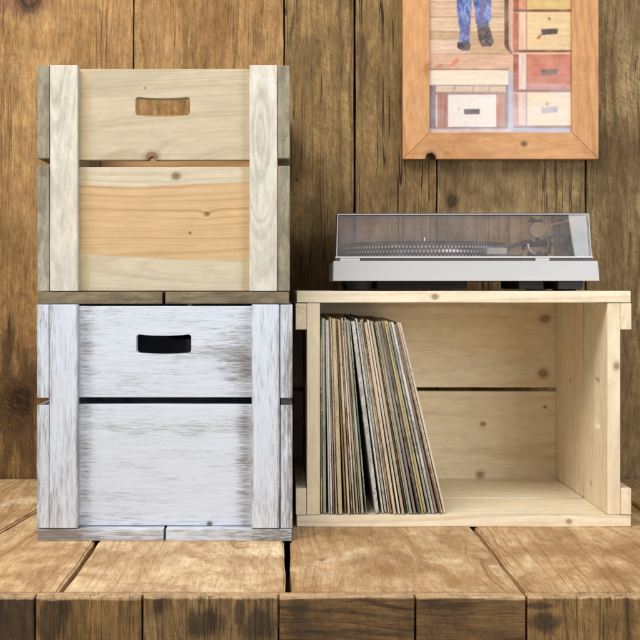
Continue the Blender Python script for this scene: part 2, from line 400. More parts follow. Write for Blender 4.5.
# ------------------------------------------------------------ table
table = thing('wooden_table', 'rustic table of wide worn light brown planks carrying the crates', 'table', (0, 1.4, 0))
YT = 1.4135
TL = (.66, .47, .26); TD = (.34, .17, .065)
def top_plank(xf0, xf1, xb0, xb1, seed, lt, dk, knots=(), stains_and_shade=()):
    mt = wood('worn_table_plank', 1, 0, 2, lt, dk, seed=seed, freq=210, pith=((xf0 + xf1) / 2 + .03, -.055), taper=.03, warp=.022, ring=.85, fibre=.3,
        blotch=(.36, .2, .08), blotch_amt=.8, old=.5, pale=(.86, .70, .46), pale_amt=.8, crack=.12, mott=.17, bump=.7, rough=.6, spec=.3, fine=300, saw=.22, knots=knots, stains_and_shade=stains_and_shade, knot_col=(.14, .065, .03), pores=.25)
    bm = bmesh.new(); vs = box_bm(bm, 0, 1, 0, 1, -.045, 0)
    for v in vs:
        b = v.co.y > .5; x = (xb0 if v.co.x < .5 else xb1) if b else (xf0 if v.co.x < .5 else xf1)
        v.co.x = x; v.co.y = 2.238 if b else YT
    bmesh.ops.subdivide_edges(bm, edges=[e for e in bm.edges if abs(e.verts[0].co.y - e.verts[1].co.y) > .5], cuts=24, use_grid_fill=True)
    rs = random.Random(seed); p1, p2, p3, p4 = [rs.uniform(0, 6) for _ in range(4)]
    es = [e for e in bm.edges if len(e.link_faces) == 2 and e.calc_face_angle(0) > R(30)]
    bmesh.ops.bevel(bm, geom=es, offset=.0028, segments=3, affect='EDGES')
    xm = (xf0 + xf1) / 2
    for v in bm.verts:
        s = 1 if v.co.x > xm else -1
        q = p1 if s > 0 else p3
        v.co.x -= s * .0013 * (1 + math.sin(v.co.y * 19 + q) * .6 + math.sin(v.co.y * 47 + q * 2) * .4)
    o = link('table_plank', finish(bm, 'table_plank'), mt, table); o.location = (0, -1.4, 0)
    for p in o.data.polygons: p.use_smooth = False
tx = lambda px, py: (EYE * F / (py - CY), PX(px, EYE * F / (py - CY)))   # photo pixel on the table top -> (Y, X)
SD = (.3, .155, .06)
top_plank(-1.1, -.80, -1.05, -.75, 70, TL, TD)
top_plank(-.797, -.487, -.747, -.372, 71, TL, TD)
top_plank(-.483, -.278, -.368, -.2775, 72, (.70, .50, .28), TD, stains_and_shade=[(*tx(55, 572), .05, .05, SD, .35)])
top_plank(-.2735, .0075, -.2725, .0085, 73, (.72, .53, .31), TD, stains_and_shade=[(*tx(250, 560), .05, .06, SD, .3)])
top_plank(.0135, .306, .0135, .306, 74, (.62, .44, .25), TD, knots=[(*tx(322, 560), .004)], stains_and_shade=[(*tx(350, 532), .05, .07, SD, .6), (*tx(400, 565), .08, .07, SD, .55), (*tx(450, 540), .06, .03, SD, .5)])
top_plank(.309, .606, .309, .626, 75, (.68, .47, .26), TD, stains_and_shade=[(*tx(560, 550), .05, .1, SD, .55), (*tx(620, 575), .06, .05, SD, .6)])
top_plank(.61, .9, .63, .93, 76, TL, TD); top_plank(.903, 1.2, .933, 1.2, 77, TL, TD)
fx = [-380, -240, -110, 34.5, 142, 278.5, 415.5, 527, 690, 820, 960]
fl = ['dark', 'mid', 'dark', 'mid', 'olive', 'dark', 'dark', 'mid', 'dark', 'mid']
for i in range(len(fx) - 1):
    Yf = 1.391; xa, xb = PX(fx[i], Yf), PX(fx[i + 1], Yf)
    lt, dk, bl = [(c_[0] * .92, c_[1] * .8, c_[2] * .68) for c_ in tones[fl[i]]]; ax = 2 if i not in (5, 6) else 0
    zs = lambda py: PZ(py, Yf)
    st = {3: [(PX(50, Yf), 620, .03, .02), (PX(66, Yf), 603, .02, .008)], 4: [(PX(205, Yf), 623, .02, .03), (PX(240, Yf), 612, .02, .01), (PX(262, Yf), 625, .03, .03), (PX(160, Yf), 605, .02, .01)], 7: [(PX(548, Yf), 622, .015, .03), (PX(540, Yf), 606, .006, .03)], 5: [(PX(300, Yf), 625, .05, .02)], 2: [(PX(15, Yf), 620, .05, .05)]}.get(i, [])
    stains_and_shade = [((zs(b), a, c_, d_, DK, .8) if ax == 2 else (a, zs(b), d_, c_, DK, .6)) for a, b, c_, d_ in st]
    RIM = (.6, .4, .22)
    stains_and_shade.append((0., (xa + xb) / 2, .0036, 3., RIM, .75) if ax == 2 else ((xa + xb) / 2, 0., 3., .0036, RIM, .8))
    kn = [(zs(633), PX(552, Yf), .0035)] if i == 7 else ([(zs(634), PX(334, Yf), .004)][:0])
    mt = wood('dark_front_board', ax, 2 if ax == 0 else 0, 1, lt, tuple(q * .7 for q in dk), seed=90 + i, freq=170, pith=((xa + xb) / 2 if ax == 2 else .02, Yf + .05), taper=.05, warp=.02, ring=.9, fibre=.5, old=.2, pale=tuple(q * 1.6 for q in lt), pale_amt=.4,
        blotch=bl, blotch_amt=.6, crack=.6, mott=.3, bump=.8, rough=.65, fine=380, stains_and_shade=stains_and_shade, knots=kn, pores=.4, saw=.2)
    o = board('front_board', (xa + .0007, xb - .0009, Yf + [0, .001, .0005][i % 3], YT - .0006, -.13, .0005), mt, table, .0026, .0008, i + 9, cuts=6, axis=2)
    o.location = (0, -1.4, 0)
# worn pale rim along the top of the front boards is a strip of the same boards sanded back
bm = bmesh.new(); box_bm(bm, -1.1, 1.19, .035, .8, -.6, -.06)
link('table_frame', finish(bm, 'table_frame', .003), plain('frame_wood_dark', (.08, .045, .02), .8), table)

# ------------------------------------------------------------ picture frame on the wall
YP = 2.216
fr = thing('picture_frame', 'orange brown wooden picture frame hanging on the wall above the turntable', 'picture frame', (PX(500.5, YP), YWL - .001, PZ(159, YP)))
X0f, X1f = PX(403, YP) - fr.location.x, PX(598.5, YP) - fr.location.x; Z0, Z1 = 0., .49
bw = PX(429.5, YP) - PX(403, YP); bwz = PZ(133, YP) - PZ(159.5, YP)
fw = dict(light=(.61, .32, .14), dark=(.42, .175, .06), fibre=.24, mott=.15, ring=.85, bump=.2, rough=.5, spec=.3)
def fk(px, py): p = P(px, py, YP); return (p.x - fr.location.x, p.z - fr.location.z)
def rail(name, quad, mat):
    bm = bmesh.new(); a = [bm.verts.new((x, YP - YWL, z)) for x, z in quad]; b = [bm.verts.new((x, -.001, z)) for x, z in quad]
    bm.faces.new(a); bm.faces.new(b[::-1]); k_ = len(quad)
    for i in range(k_): bm.faces.new((a[i], b[i], b[(i + 1) % k_], a[(i + 1) % k_]))
    bmesh.ops.recalc_face_normals(bm, faces=bm.faces)
    link('frame_rail', finish(bm, 'frame_rail', .0012), mat, fr)
e = .0002
kf = [(*fk(524, 144), .0058), (*fk(431, 157), .013)]
nx_ = fk(430.6, 158)[0]
chip = [(nx_ + .0105 * math.cos(R(180 - 15 * k)), Z0 + .0115 * math.sin(R(180 - 15 * k)) * (1 + .12 * math.sin(k * 2.1))) for k in range(13)]
rail('b', [(X0f + e, Z0)] + chip + [(X1f - e, Z0), (X1f - bw - e, Z0 + bwz), (X0f + bw + e, Z0 + bwz)], wood('frame_wood_bottom', 0, 2, 1, seed=121, freq=130, pith=(.02, .05), knots=kf, stains_and_shade=[(*fk(447, 153), .012, .006, (.45, .18, .05), .8)], knot_col=(.1, .042, .02), **fw))
rail('t', [(X0f + bw + e, Z1 - bwz), (X1f - bw - e, Z1 - bwz), (X1f - e, Z1), (X0f + e, Z1)], wood('frame_wood_top', 0, 2, 1, seed=122, **fw))
kl = fk(428, 68)
rail('l', [(X0f, Z0 + e), (X0f + bw, Z0 + bwz + e), (X0f + bw, Z1 - bwz - e), (X0f, Z1 - e)], wood('frame_wood_left', 2, 0, 1, seed=123, freq=150, pith=(X0f + .03, .05), knots=[(kl[1], kl[0], .008)], knot_col=(.42, .17, .06), **fw))
rail('r', [(X1f, Z0 + e), (X1f, Z1 - e), (X1f - bw, Z1 - bwz - e), (X1f - bw, Z0 + bwz + e)], wood('frame_wood_right', 2, 0, 1, seed=124, freq=120, pith=(X1f + .04, .07), **fw))
# chipped edge in the lower rail: the dark knot above; the print: a painted grid of the pictured crates, decking and jeans
xi0, xi1, zi0, zi1 = X0f + bw - .002, X1f - bw + .002, Z0 + bwz - .002, Z1 - bwz + .002
NX, NZ = 300, 430
gx, gz = np.meshgrid(np.linspace(xi0, xi1, NX), np.linspace(zi0, zi1, NZ))
YPR = YP + .008
U = (gx + fr.location.x) * F / YPR + CX; V = CY - (gz + fr.location.z - EYE) * F / YPR      # photograph pixels
rng = np.random.default_rng(4)
def smooth_noise(sx, sy, seed):
    r = np.random.default_rng(seed); h, w_ = int(NZ / sy) + 3, int(NX / sx) + 3; a = r.random((h, w_))
    yy, xx = np.arange(NZ) / sy, np.arange(NX) / sx; yi, xi_ = yy.astype(int), xx.astype(int); fy, fx_ = (yy - yi)[:, None], (xx - xi_)[None]
    return (a[yi][:, xi_] * (1 - fx_) + a[yi][:, xi_ + 1] * fx_) * (1 - fy) + (a[yi + 1][:, xi_] * (1 - fx_) + a[yi + 1][:, xi_ + 1] * fx_) * fy
def lin(c): c = np.array(c) / 255.; return np.where(c < .04045, c / 12.92, ((c + .055) / 1.055) ** 2.4)
img = np.zeros((NZ, NX, 3)); img[:] = lin((225, 200, 160))
grainh = smooth_noise(40, 2.2, 1) * .6 + smooth_noise(9, 1.2, 2) * .4
grainv = smooth_noise(2.2, 40, 3)
def poly(pts, c, grain=None, amt=.25):
    m_ = np.zeros(U.shape, bool); n_ = len(pts)
    for i in range(n_):
        (xa, ya), (xb, yb) = pts[i], pts[(i + 1) % n_]
        cond = ((ya > V) != (yb > V)); 
        with np.errstate(divide='ignore', invalid='ignore'): xx = (xb - xa) * (V - ya) / (yb - ya + 1e-12) + xa
        m_ ^= cond & (U < xx)
    col = np.broadcast_to(lin(c), img.shape)
    k = 1 - amt * (grain if grain is not None else np.zeros(U.shape))
    img[m_] = (col * k[..., None])[m_]
def rect(x0, y0, x1, y1, c, grain=None, amt=.25): poly([(x0, y0), (x1, y0), (x1, y1), (x0, y1)], c, grain, amt)
# decking, far boards to near
ys = [-140, -118, -98, -80, -62, -46, -31, -15, 1.5, 17.5, 32, 54]
for i in range(len(ys) - 1):
    rect(429, ys[i], 506, ys[i + 1], [(228, 196, 160), (236, 212, 172), (214, 182, 140), (238, 220, 186)][i % 4], grainh, .5)
    rect(429, ys[i + 1] - .6, 506, ys[i + 1] + .3, (120, 88, 58))
rect(429, 40, 470, 54, (232, 208, 178), grainh, .45)
rect(429, 54, 513, 69, (232, 192, 160), grainh, .5); poly([(449, 66), (456, 58), (460, 60), (455, 66)], (200, 120, 90)); poly([(435, 67), (441, 64), (443, 66), (437, 68)], (196, 120, 88))
rect(429, 69, 513, 70, (140, 104, 76))
rect(429, 70, 513, 85, (244, 232, 206), grainh, .3)
# dark post between decking and stacked crates
poly([(504.5, -150), (508.5, -150), (508.5, 50), (512, 55), (509, 55), (504.5, 46)], (92, 62, 44)); rect(508.5, -150, 516, 90, (226, 190, 160), grainv, .4)
poly([(508, 44), (513, 54), (511, 55), (506, 46)], (84, 58, 42))
# rear crate row bottom left
rect(429, 85, 513, 133.6, (120, 104, 100), grainv, .7); rect(436, 86, 506, 92, (226, 200, 160), grainh, .4); rect(436, 92, 508, 94.5, (160, 112, 80), grainh, .6)
for x in (454, 473, 489): poly([(x - 1.6, 92.5), (x + .9, 86), (x + 1.8, 86), (x - .4, 92.5)], (120, 84, 58))
rect(436, 94.5, 509, 127, (240, 232, 214), grainh, .2); rect(437, 94.5, 446.5, 128, (186, 108, 66), grainv, .6); rect(496, 94.5, 505.5, 127.5, (196, 128, 92), grainv, .5)
rect(446.5, 94.5, 448, 127, (150, 110, 84)); rect(446, 127, 508, 128.6, (110, 84, 72)); rect(505.5, 86, 511, 128, (108, 104, 112), grainv, .5)
poly([(463.6, 109), (480, 109), (479.4, 114.6), (464.2, 114.6)], (64, 56, 54)); rect(457.5, 108, 459.3, 109.8, (200, 140, 110))
rect(429, 128.6, 513, 134, (218, 196, 186), grainh, .5)
# stacked crates right
def pc(y0, y1, face, bat, post, hole, dots=()):
    rect(513, y0, 572, y1, face, grainh, .35); rect(513, y0, 518.5, y1, post, grainv, .5); rect(518.5, y0, 526, y1, bat, grainv, .35); rect(526, y0, 526.8, y1, (150, 112, 84))
    rect(513, y1 - 1.6, 572, y1 + 1.2, (128, 88, 66), grainh, .3)
    yc = y0 + (y1 - y0) * .43
    poly([(541, yc), (558, yc - .8), (557.4, yc + 4.8), (541.4, yc + 6)], hole)
    for d in dots: poly([(d[0] - 1.6, d[1]), (d[0], d[1] - 2), (d[0] + 1.9, d[1]), (d[0], d[1] + 2.2)], (160, 108, 70))
pc(-118, -76, (214, 150, 110), (226, 190, 160), (160, 100, 70), (80, 56, 46)); pc(-76, -34, (236, 216, 176), (220, 170, 130), (186, 120, 84), (80, 56, 46)); pc(-34, 11, (222, 196, 120), (216, 150, 120), (170, 96, 66), (80, 60, 44))
pc(12.5, 51.5, (238, 214, 160), (240, 204, 176), (196, 120, 84), (66, 62, 66), [(540, 36), (549, 19), (538, 38)])
pc(54, 91, (204, 126, 98), (240, 214, 200), (180, 100, 76), (96, 84, 90)); pc(93, 127, (240, 222, 182), (232, 202, 186), (206, 160, 140), (150, 150, 150), [(547, 104)])
rect(513, 128.2, 572, 134.5, (168, 178, 200), grainh, .4); rect(508, 70, 513, 134, (190, 190, 204), grainv, .5)
# the pictured person's jeans and shoes
poly([(455, -40), (457, -6), (456.5, 10), (459.5, 30), (459, 42), (469.5, 44), (470.5, 22), (471.5, 8), (472, -6), (474, 6), (476, 24), (485, 27), (491, 20), (491.5, 4), (489, -20), (490, -40)], (64, 104, 176), smooth_noise(3, 4, 7), .5)
def tint(test, c, amt):          # folds and wash on cloth, reflected haze: blend a colour where a noise field is high
    k = np.clip(test, 0, 1)[..., None] * amt; img[:] = img * (1 - k) + lin(c) * k
blue = (img[..., 2] > img[..., 0] * 1.8)
fold = smooth_noise(3.5, 9, 21) * .6 + smooth_noise(1.8, 3, 22) * .4
tint(blue * np.clip((fold - .52) * 5, 0, 1), (128, 168, 226), .75); tint(blue * np.clip((.42 - fold) * 5, 0, 1), (24, 44, 96), .8)
poly([(453, -100), (492, -100), (491, -38), (454, -38)], (150, 70, 60), grainv, .4)
poly([(457, 42), (469.5, 41), (471, 47), (469, 51), (462, 51), (457, 48)], (58, 56, 72), smooth_noise(2, 2, 9), .6)
poly([(476.5, 25), (486, 23), (490, 28), (493.5, 42), (491, 46.5), (482, 47), (478.5, 40)], (40, 36, 42), smooth_noise(2, 2, 11), .5)
poly([(477, 22), (488, 20), (489, 26), (478, 29)], (88, 112, 156), smooth_noise(2, 2, 12), .7)
rect(429, 53.4, 512, 54.4, (170, 128, 96))
shoe = (V > 20) & (V < 52) & (U > 455) & (U < 494) & (img.max(-1) < .09)
tint(shoe * np.clip((smooth_noise(2, 2.2, 31) - .6) * 4, 0, 1), (150, 150, 160), .6)
warm = smooth_noise(14, 10, 41); tint(warm, (246, 214, 190), .22); tint(smooth_noise(24, 18, 42) * (V > 84), (206, 212, 226), .3)  # bluish tint low on the print: glass reflection put into the ink
img *= (.9 + .2 * smooth_noise(1.6, 1.6, 5))[..., None]
kk = np.empty_like(img); kk[1:-1, 1:-1] = (img[1:-1, 1:-1] * 4 + img[:-2, 1:-1] + img[2:, 1:-1] + img[1:-1, :-2] + img[1:-1, 2:]) / 8; kk[0], kk[-1], kk[:, 0], kk[:, -1] = img[0], img[-1], img[:, 0], img[:, -1]
for _ in range(2):
    k2 = kk.copy(); k2[1:-1, 1:-1] = (kk[1:-1, 1:-1] * 4 + kk[:-2, 1:-1] + kk[2:, 1:-1] + kk[1:-1, :-2] + kk[1:-1, 2:]) / 8; kk = k2
img = np.clip((kk - .12) * 1.3 + .12, .01, .95) * np.array([1.02, .98, 1.04]); img = np.clip(img * .9, 0, .95)
me = bpy.data.meshes.new('photo_print')
co = np.stack([gx, np.full_like(gx, YPR - YWL), gz], -1).reshape(-1, 3)
idx = np.arange(NX * NZ).reshape(NZ, NX); fc = np.stack([idx[:-1, :-1], idx[:-1, 1:], idx[1:, 1:], idx[1:, :-1]], -1).reshape(-1, 4)
me.from_pydata(co.tolist(), [], fc.tolist())
ca = me.color_attributes.new('ink', 'FLOAT_COLOR', 'POINT')
ca.data.foreach_set('color', np.concatenate([img.reshape(-1, 3), np.ones((NX * NZ, 1))], 1).ravel().astype(np.float32))
g = G('printed_photo'); an = g.n.new('ShaderNodeVertexColor'); an.layer_name = 'ink'
g.out(S(g, an.outputs[0]), .5, .3)
link('photo_print', me, g.mat, fr, 'colour print of decking, stacked wooden crates and a pair of legs in blue jeans')

def clear(name, tint, haze, haze_col, rough=.02, ior=1.5, refl=1.):
    m_ = bpy.data.materials.new(name); m_.use_nodes = True; nt = m_.node_tree; n = nt.nodes; n.clear()
    o = n.new('ShaderNodeOutputMaterial'); tr = n.new('ShaderNodeBsdfTransparent'); gl = n.new('ShaderNodeBsdfGlossy'); df = n.new('ShaderNodeBsdfDiffuse')
    f = n.new('ShaderNodeFresnel'); a = n.new('ShaderNodeMixShader'); b = n.new('ShaderNodeMixShader')
    tr.inputs[0].default_value = (*tint, 1); gl.inputs['Roughness'].default_value = rough; f.inputs[0].default_value = ior
    gl.inputs[0].default_value = (1, 1, 1, 1); fm = n.new('ShaderNodeMath'); fm.operation = 'MULTIPLY'; fm.inputs[1].default_value = refl; nt.links.new(f.outputs[0], fm.inputs[0])
    df.inputs[0].default_value = (*haze_col, 1)
    tc = n.new('ShaderNodeTexCoord'); nz = n.new('ShaderNodeTexNoise'); nz.inputs['Scale'].default_value = 30; nz.inputs['Detail'].default_value = 6
    nt.links.new(tc.outputs['Object'], nz.inputs['Vector'])
    mp = n.new('ShaderNodeMapRange'); mp.inputs[1].default_value = .3; mp.inputs[2].default_value = .75; mp.inputs[3].default_value = haze * .55; mp.inputs[4].default_value = haze * 1.6
    nt.links.new(nz.outputs['Fac'], mp.inputs[0]); nt.links.new(mp.outputs[0], a.inputs[0])
    nt.links.new(tr.outputs[0], a.inputs[1]); nt.links.new(df.outputs[0], a.inputs[2])
    nt.links.new(fm.outputs[0], b.inputs[0]); nt.links.new(a.outputs[0], b.inputs[1]); nt.links.new(gl.outputs[0], b.inputs[2])
    nt.links.new(b.outputs[0], o.inputs[0]); return m_
bm = bmesh.new(); box_bm(bm, xi0, xi1, YPR - YWL - .005, YPR - YWL - .003, zi0, zi1)
link('glass_pane', finish(bm, 'glass_pane'), clear('picture_glass', (.99, .99, .99), .004, (.8, .8, .85), .13, 1.45, .36), fr)
bm = bmesh.new(); box_bm(bm, X0f + .012, X1f - .012, YPR - YWL + .002, -.003, Z0 + .012, Z1 - .012)
link('backing_board', finish(bm, 'backing_board'), plain('card_backing', (.3, .22, .14), .9), fr)

# ------------------------------------------------------------ turntable
ZC = WR                         # top of the lying crate
YTT = 1.825
tt = thing('turntable', 'silver white turntable with a smoky clear dust cover on top of the pine crate', 'turntable', (PX(333, YTT), YTT, ZC + .0004), rot=(0, 0, R(-1.3)))
silver = plain('silver_plastic', (.51, .51, .52), .38, 0., .5, 0, .03, 20)
lipm = plain('pale_lip', (.8, .79, .79), .3, 0., .5)
dkm = plain('groove_grey', (.16, .14, .14), .5)
blk = plain('black_rubber', (.02, .02, .02), .6)
chrome = plain('brushed_metal', (.6, .6, .62), .25, .9)
pxm = YTT / F
WB = 267 * pxm * .993; DB = .335
zb0 = EYE - (281 - CY) * pxm - tt.location.z; zb1 = EYE - (261 - CY) * pxm - tt.location.z; zl = EYE - (257.3 - CY) * pxm - tt.location.z; zt = EYE - (214 - CY) * pxm - tt.location.z
bm = bmesh.new(); vs = box_bm(bm, 0, WB, 0, DB, zb0, zb1)
for v in vs:
    if v.co.z > (zb0 + zb1) / 2:
        v.co.x += .0006 if v.co.x < WB / 2 else -.002
        v.co.y += .003 if v.co.y < DB / 2 else -.003
link('plinth', finish(bm, 'plinth', .0016, 3), silver, tt)
bm = bmesh.new(); box_bm(bm, .008, WB - .014, .009, DB - .01, zb1 - .002, zb1 + .0022)
link('deck_plate', finish(bm, 'deck_plate', .0006), plain('deck_grey', (.42, .41, .42), .35, .3), tt)
# lip of the plinth and its gaps
def bx(name, b, mat, parent=tt, bev=.0006, seg=2, label=None):
    bm = bmesh.new(); box_bm(bm, *b); return link(name, finish(bm, name, bev, seg), mat, parent, label)
bx('front_groove', (.004, WB - .009, .0065, .0088, zb1 - .003, zl - .0008), dkm)
seg_px = [(340, 360), (535, 549)]
for a, b in seg_px: bx('latch', ((a - 333) * pxm, (b - 333) * pxm, .0045, .0064, zb1 + .0004, zl - .0012), lipm)
for x in (.045, WB - .045):
    for y in (.05, DB - .05):
        bm = bmesh.new(); bmesh.ops.create_cone(bm, cap_ends=True, segments=32, radius1=.019, radius2=.023, depth=zb0 + .0006)
        bmesh.ops.translate(bm, verts=bm.verts, vec=(x, y, (zb0 + .0006) / 2)); link('foot', finish(bm, 'foot', .001), blk, tt)
# black blocks added under the deck; shadow in the gap made into shapes
bx('underside_dark_fill', (.075, .225, .06, .26, .003, zb0 + .0006), blk); bx('underside_dark_fill', (.305, .345, .03, .2, .0025, zb0 + .0006), blk)
bx('underside_dark_fill', (.365, .405, .01, .2, .0025, zb0 + .0006), blk)
# dust cover: five thin sheets
lidm = clear('smoky_acrylic', (.965, .935, .92), .065, (.78, .75, .77), .015, 1.5)
lid_edge = plain('edge_glint', (.62, .6, .62), .2, 0, .6)
x0, x1 = .006, 257 * pxm * .992 + .004; y0, y1 = .0035, DB - .004; z0, z1 = zl, zt; tk = .003
tp = .0018; tq = .0045
def sheet(a8):
    bm = bmesh.new(); v = [bm.verts.new(p) for p in a8]
    for f in ((0, 1, 2, 3), (4, 5, 6, 7), (0, 1, 5, 4), (1, 2, 6, 5), (2, 3, 7, 6), (3, 0, 4, 7)): bm.faces.new([v[i] for i in f])
    bmesh.ops.recalc_face_normals(bm, faces=bm.faces); return bm
def hexa(xa0, xb0, xa1, xb1, ya0, yb0, ya1, yb1, za, zb):   # bottom rect, top rect
    return sheet([(xa0, ya0, za), (xb0, ya0, za), (xb0, yb0, za), (xa0, yb0, za), (xa1, ya1, zb), (xb1, ya1, zb), (xb1, yb1, zb), (xa1, yb1, zb)])
bm = bmesh.new()
# one shell: outer and inner skins joined at the rim
def ring(ins, z, tpx, tqx): return [bm.verts.new(p) for p in ((x0 + ins + tpx, y0 + ins + tpx, z), (x1 - ins - tqx, y0 + ins + tpx, z), (x1 - ins - tqx, y1 - ins, z), (x0 + ins + tpx, y1 - ins, z))]
o0, o1_, i0, i1_ = ring(0, z0, 0, 0), ring(0, z1, tp, tq), ring(tk, z0, 0, 0), ring(tk, z1 - tk, tp, tq)
for i in range(4):
    j = (i + 1) % 4
    bm.faces.new((o0[i], o0[j], o1_[j], o1_[i])); bm.faces.new((i0[j], i0[i], i1_[i], i1_[j])); bm.faces.new((o0[j], o0[i], i0[i], i0[j]))
bm.faces.new(o1_); bm.faces.new(i1_[::-1])
cv = link('dust_cover', finish(bm, 'dust_cover', .0006, 2), [lidm], tt, 'smoky clear acrylic dust cover, closed')
# pale bars on the cover's front edges: glint put into their colour
def bar(name, p, q, r, mat, parent):
    p, q = Vector(p), Vector(q); d = q - p
    bm = bmesh.new(); bmesh.ops.create_cone(bm, cap_ends=True, segments=10, radius1=r, radius2=r, depth=d.length)
    bmesh.ops.transform(bm, matrix=Matrix.Translation((p + q) / 2) @ d.to_track_quat('Z', 'Y').to_matrix().to_4x4(), verts=bm.verts)
    return link(name, finish(bm, name), mat, parent)
E_ = .0004
bar('front_glint_bar', (x0 + tp, y0 + tp - E_, z1 - .0004), (x1 - tq, y0 + tp - E_, z1 - .0004), .0009, lid_edge, cv)
bar('side_glint_bar', (x0, y0 - E_, z0), (x0 + tp, y0 + tp - E_, z1), .0008, lid_edge, cv)
bar('side_glint_bar', (x1, y0 - E_, z0), (x1 - tq, y0 + tp - E_, z1), .0008, lid_edge, cv)
bar('lower_rim', (x0 - .002, y0 - E_, z0), (x1 + .002, y0 - E_, z0), .0012, lipm, cv)
dke = plain('dark_edge', (.05, .04, .045), .4)
bar('rear_rim', (x0 + tp, y0 + tp, z1 + .001), (x1 - tq, y0 + tp, z1 + .001), .0007, dke, cv)
bar('rear_rim', (x0 - .0018, y0 + .004, z0), (x0 + tp - .0018, y0 + .006, z1), .0009, dke, cv)
for x in (.07, WB - .09): bx('hinge', (x, x + .03, DB - .008, DB + .004, zb1 - .01, zl + .012), blk)
# platter with strobe dots
pr = .149; pcx, pcy = .164, .165
ph0, ph1 = zl - .001, EYE - (243.2 - CY) * (YTT + pcy - pr) / F - tt.location.z
g = G('strobe_rim'); c = g.xyz()
ang = g.m('ARCTAN2', c[1], c[0]) * (150 / (2 * math.pi)); zz = c[2] * (3.2 / (ph1 - ph0))
fr_ = g.m('FRACT', ang + g.m('MULTIPLY', g.m('FRACT', g.m('MULTIPLY', g.m('FLOOR', zz), .5)), 1.0)) - .5
fz = g.m('FRACT', zz) - .5
dd = g.m('SQRT', fr_ * fr_ * 1.4 + fz * fz)
dot = g.ss(dd, .40, .32)
g.out(g.mix(dot, (.09, .09, .1), (.82, .82, .84)), .3, .5); g.bsdf.inputs['Metallic'].default_value = .35
def lathe(name, prof, mat, parent, loc, seg=160):
    bm = bmesh.new(); rows = []
    for r_, z in prof:
        rows.append([bm.verts.new((r_ * math.cos(2 * math.pi * k / seg), r_ * math.sin(2 * math.pi * k / seg), z)) for k in range(seg)] if r_ > 1e-6 else [bm.verts.new((0, 0, z))])
    for a, b in zip(rows, rows[1:]):
        for k in range(seg):
            q = (k + 1) % seg
            if len(a) == 1: bm.faces.new((a[0], b[q], b[k]))
            elif len(b) == 1: bm.faces.new((a[k], a[q], b[0]))
            else: bm.faces.new((a[k], a[q], b[q], b[k]))
    o = link(name, finish(bm, name), mat, parent); o.location = loc
    if seg > 20:
        for p in o.data.polygons: p.use_smooth = len(p.vertices) == 4 and abs(p.normal.z) < .9
    return o
hp = ph1 - ph0
pl = lathe('platter', [(0, 0), (pr - .004, 0), (pr, .0015), (pr - .0015, hp), (pr - .005, hp + .0012), (0, hp + .0012)], g.mat, tt, (pcx, pcy, ph0))
lathe('slip_mat', [(0, 0), (pr - .008, 0), (pr - .008, .002), (0, .002)], plain('black_mat', (.02, .02, .022), .7), pl, (0, 0, hp + .0016), 96)
lathe('spindle', [(.0035, 0), (.0035, .012), (.002, .014), (0, .0142)], chrome, pl, (0, 0, hp + .003), 20)
# tonearm
def T(px, py, y): Y = YTT + y; return ((px - CX) * Y / F - tt.location.x + y * .045, y, EYE - (py - CY) * Y / F - tt.location.z)
ta = bpy.data.objects.new('tonearm', None); sc.collection.objects.link(ta); ta.parent = tt
ya = .225
brass = plain('brass_weight', (.95, .72, .36), .4, 0.); dks = plain('dark_metal', (.10, .095, .11), .35, .5); whp = plain('white_plastic', (.8, .8, .8), .4)
c0 = T(528, 250, ya)
lathe('arm_base', [(.026, 0), (.026, .006), (.02, .009), (.017, .02), (0, .02)], dks, ta, (c0[0], ya, zb1 + .001), 48)
bx('gimbal', (c0[0] - .026, c0[0] + .026, ya - .012, ya + .012, T(0, 247, ya)[2], T(0, 242, ya)[2]), dks, ta, .003)
bar('gimbal_post', T(540, 254, ya), T(540, 236, ya), .0032, dks, ta); bar('gimbal_post', T(514, 250, ya), T(514, 240, ya), .003, dks, ta)
# ring round the pivot
bm = bmesh.new()
for k in range(40):
    a0_, a1_ = 2 * math.pi * k / 40, 2 * math.pi * (k + 1) / 40
    q = [bm.verts.new((math.cos(a_) * r_, y_, math.sin(a_) * r_)) for a_ in (a0_, a1_) for r_, y_ in ((.0165, -.003), (.02, -.003), (.02, .003), (.0165, .003))]
    for i in range(4): bm.faces.new((q[i], q[(i + 1) % 4], q[4 + (i + 1) % 4], q[4 + i]))
bmesh.ops.remove_doubles(bm, verts=bm.verts, dist=1e-5)
o = link('gimbal_ring', finish(bm, 'gimbal_ring'), chrome, ta); o.location = T(529, 244, ya - .014)
cw = T(529, 230.5, ya - .06)
bm = bmesh.new(); bmesh.ops.create_cone(bm, cap_ends=True, segments=32, radius1=.0135, radius2=.0135, depth=.03)
bmesh.ops.rotate(bm, verts=bm.verts, matrix=Matrix.Rotation(R(90), 3, 'X')); o = link('counterweight', finish(bm, 'counterweight', .001), brass, ta); o.location = cw
bx('weight_cap', (cw[0] - .014, cw[0] + .01, cw[1] - .012, cw[1] + .012, cw[2] + .0138, cw[2] + .019), dks, ta, .002)
bar('rear_stub', (cw[0], cw[1] + .012, cw[2]), T(529, 241, ya - .01), .004, dks, ta)
bar('arm_tube', T(521, 241, ya - .01), T(500, 249, .03), .0042, chrome, ta)
bar('arm_tube', T(545, 236, ya), T(533, 242, ya - .02), .003, dks, ta)
hs = T(494, 251.5, .03)
bx('headshell', (hs[0] - .017, hs[0] + .016, hs[1] - .014, hs[1] + .014, hs[2] - .0055, hs[2] + .0055), whp, ta, .002)
bx('cartridge', (hs[0] - .008, hs[0] + .008, hs[1] - .01, hs[1] + .01, hs[2] - .011, hs[2] - .0057), dks, ta, .001)

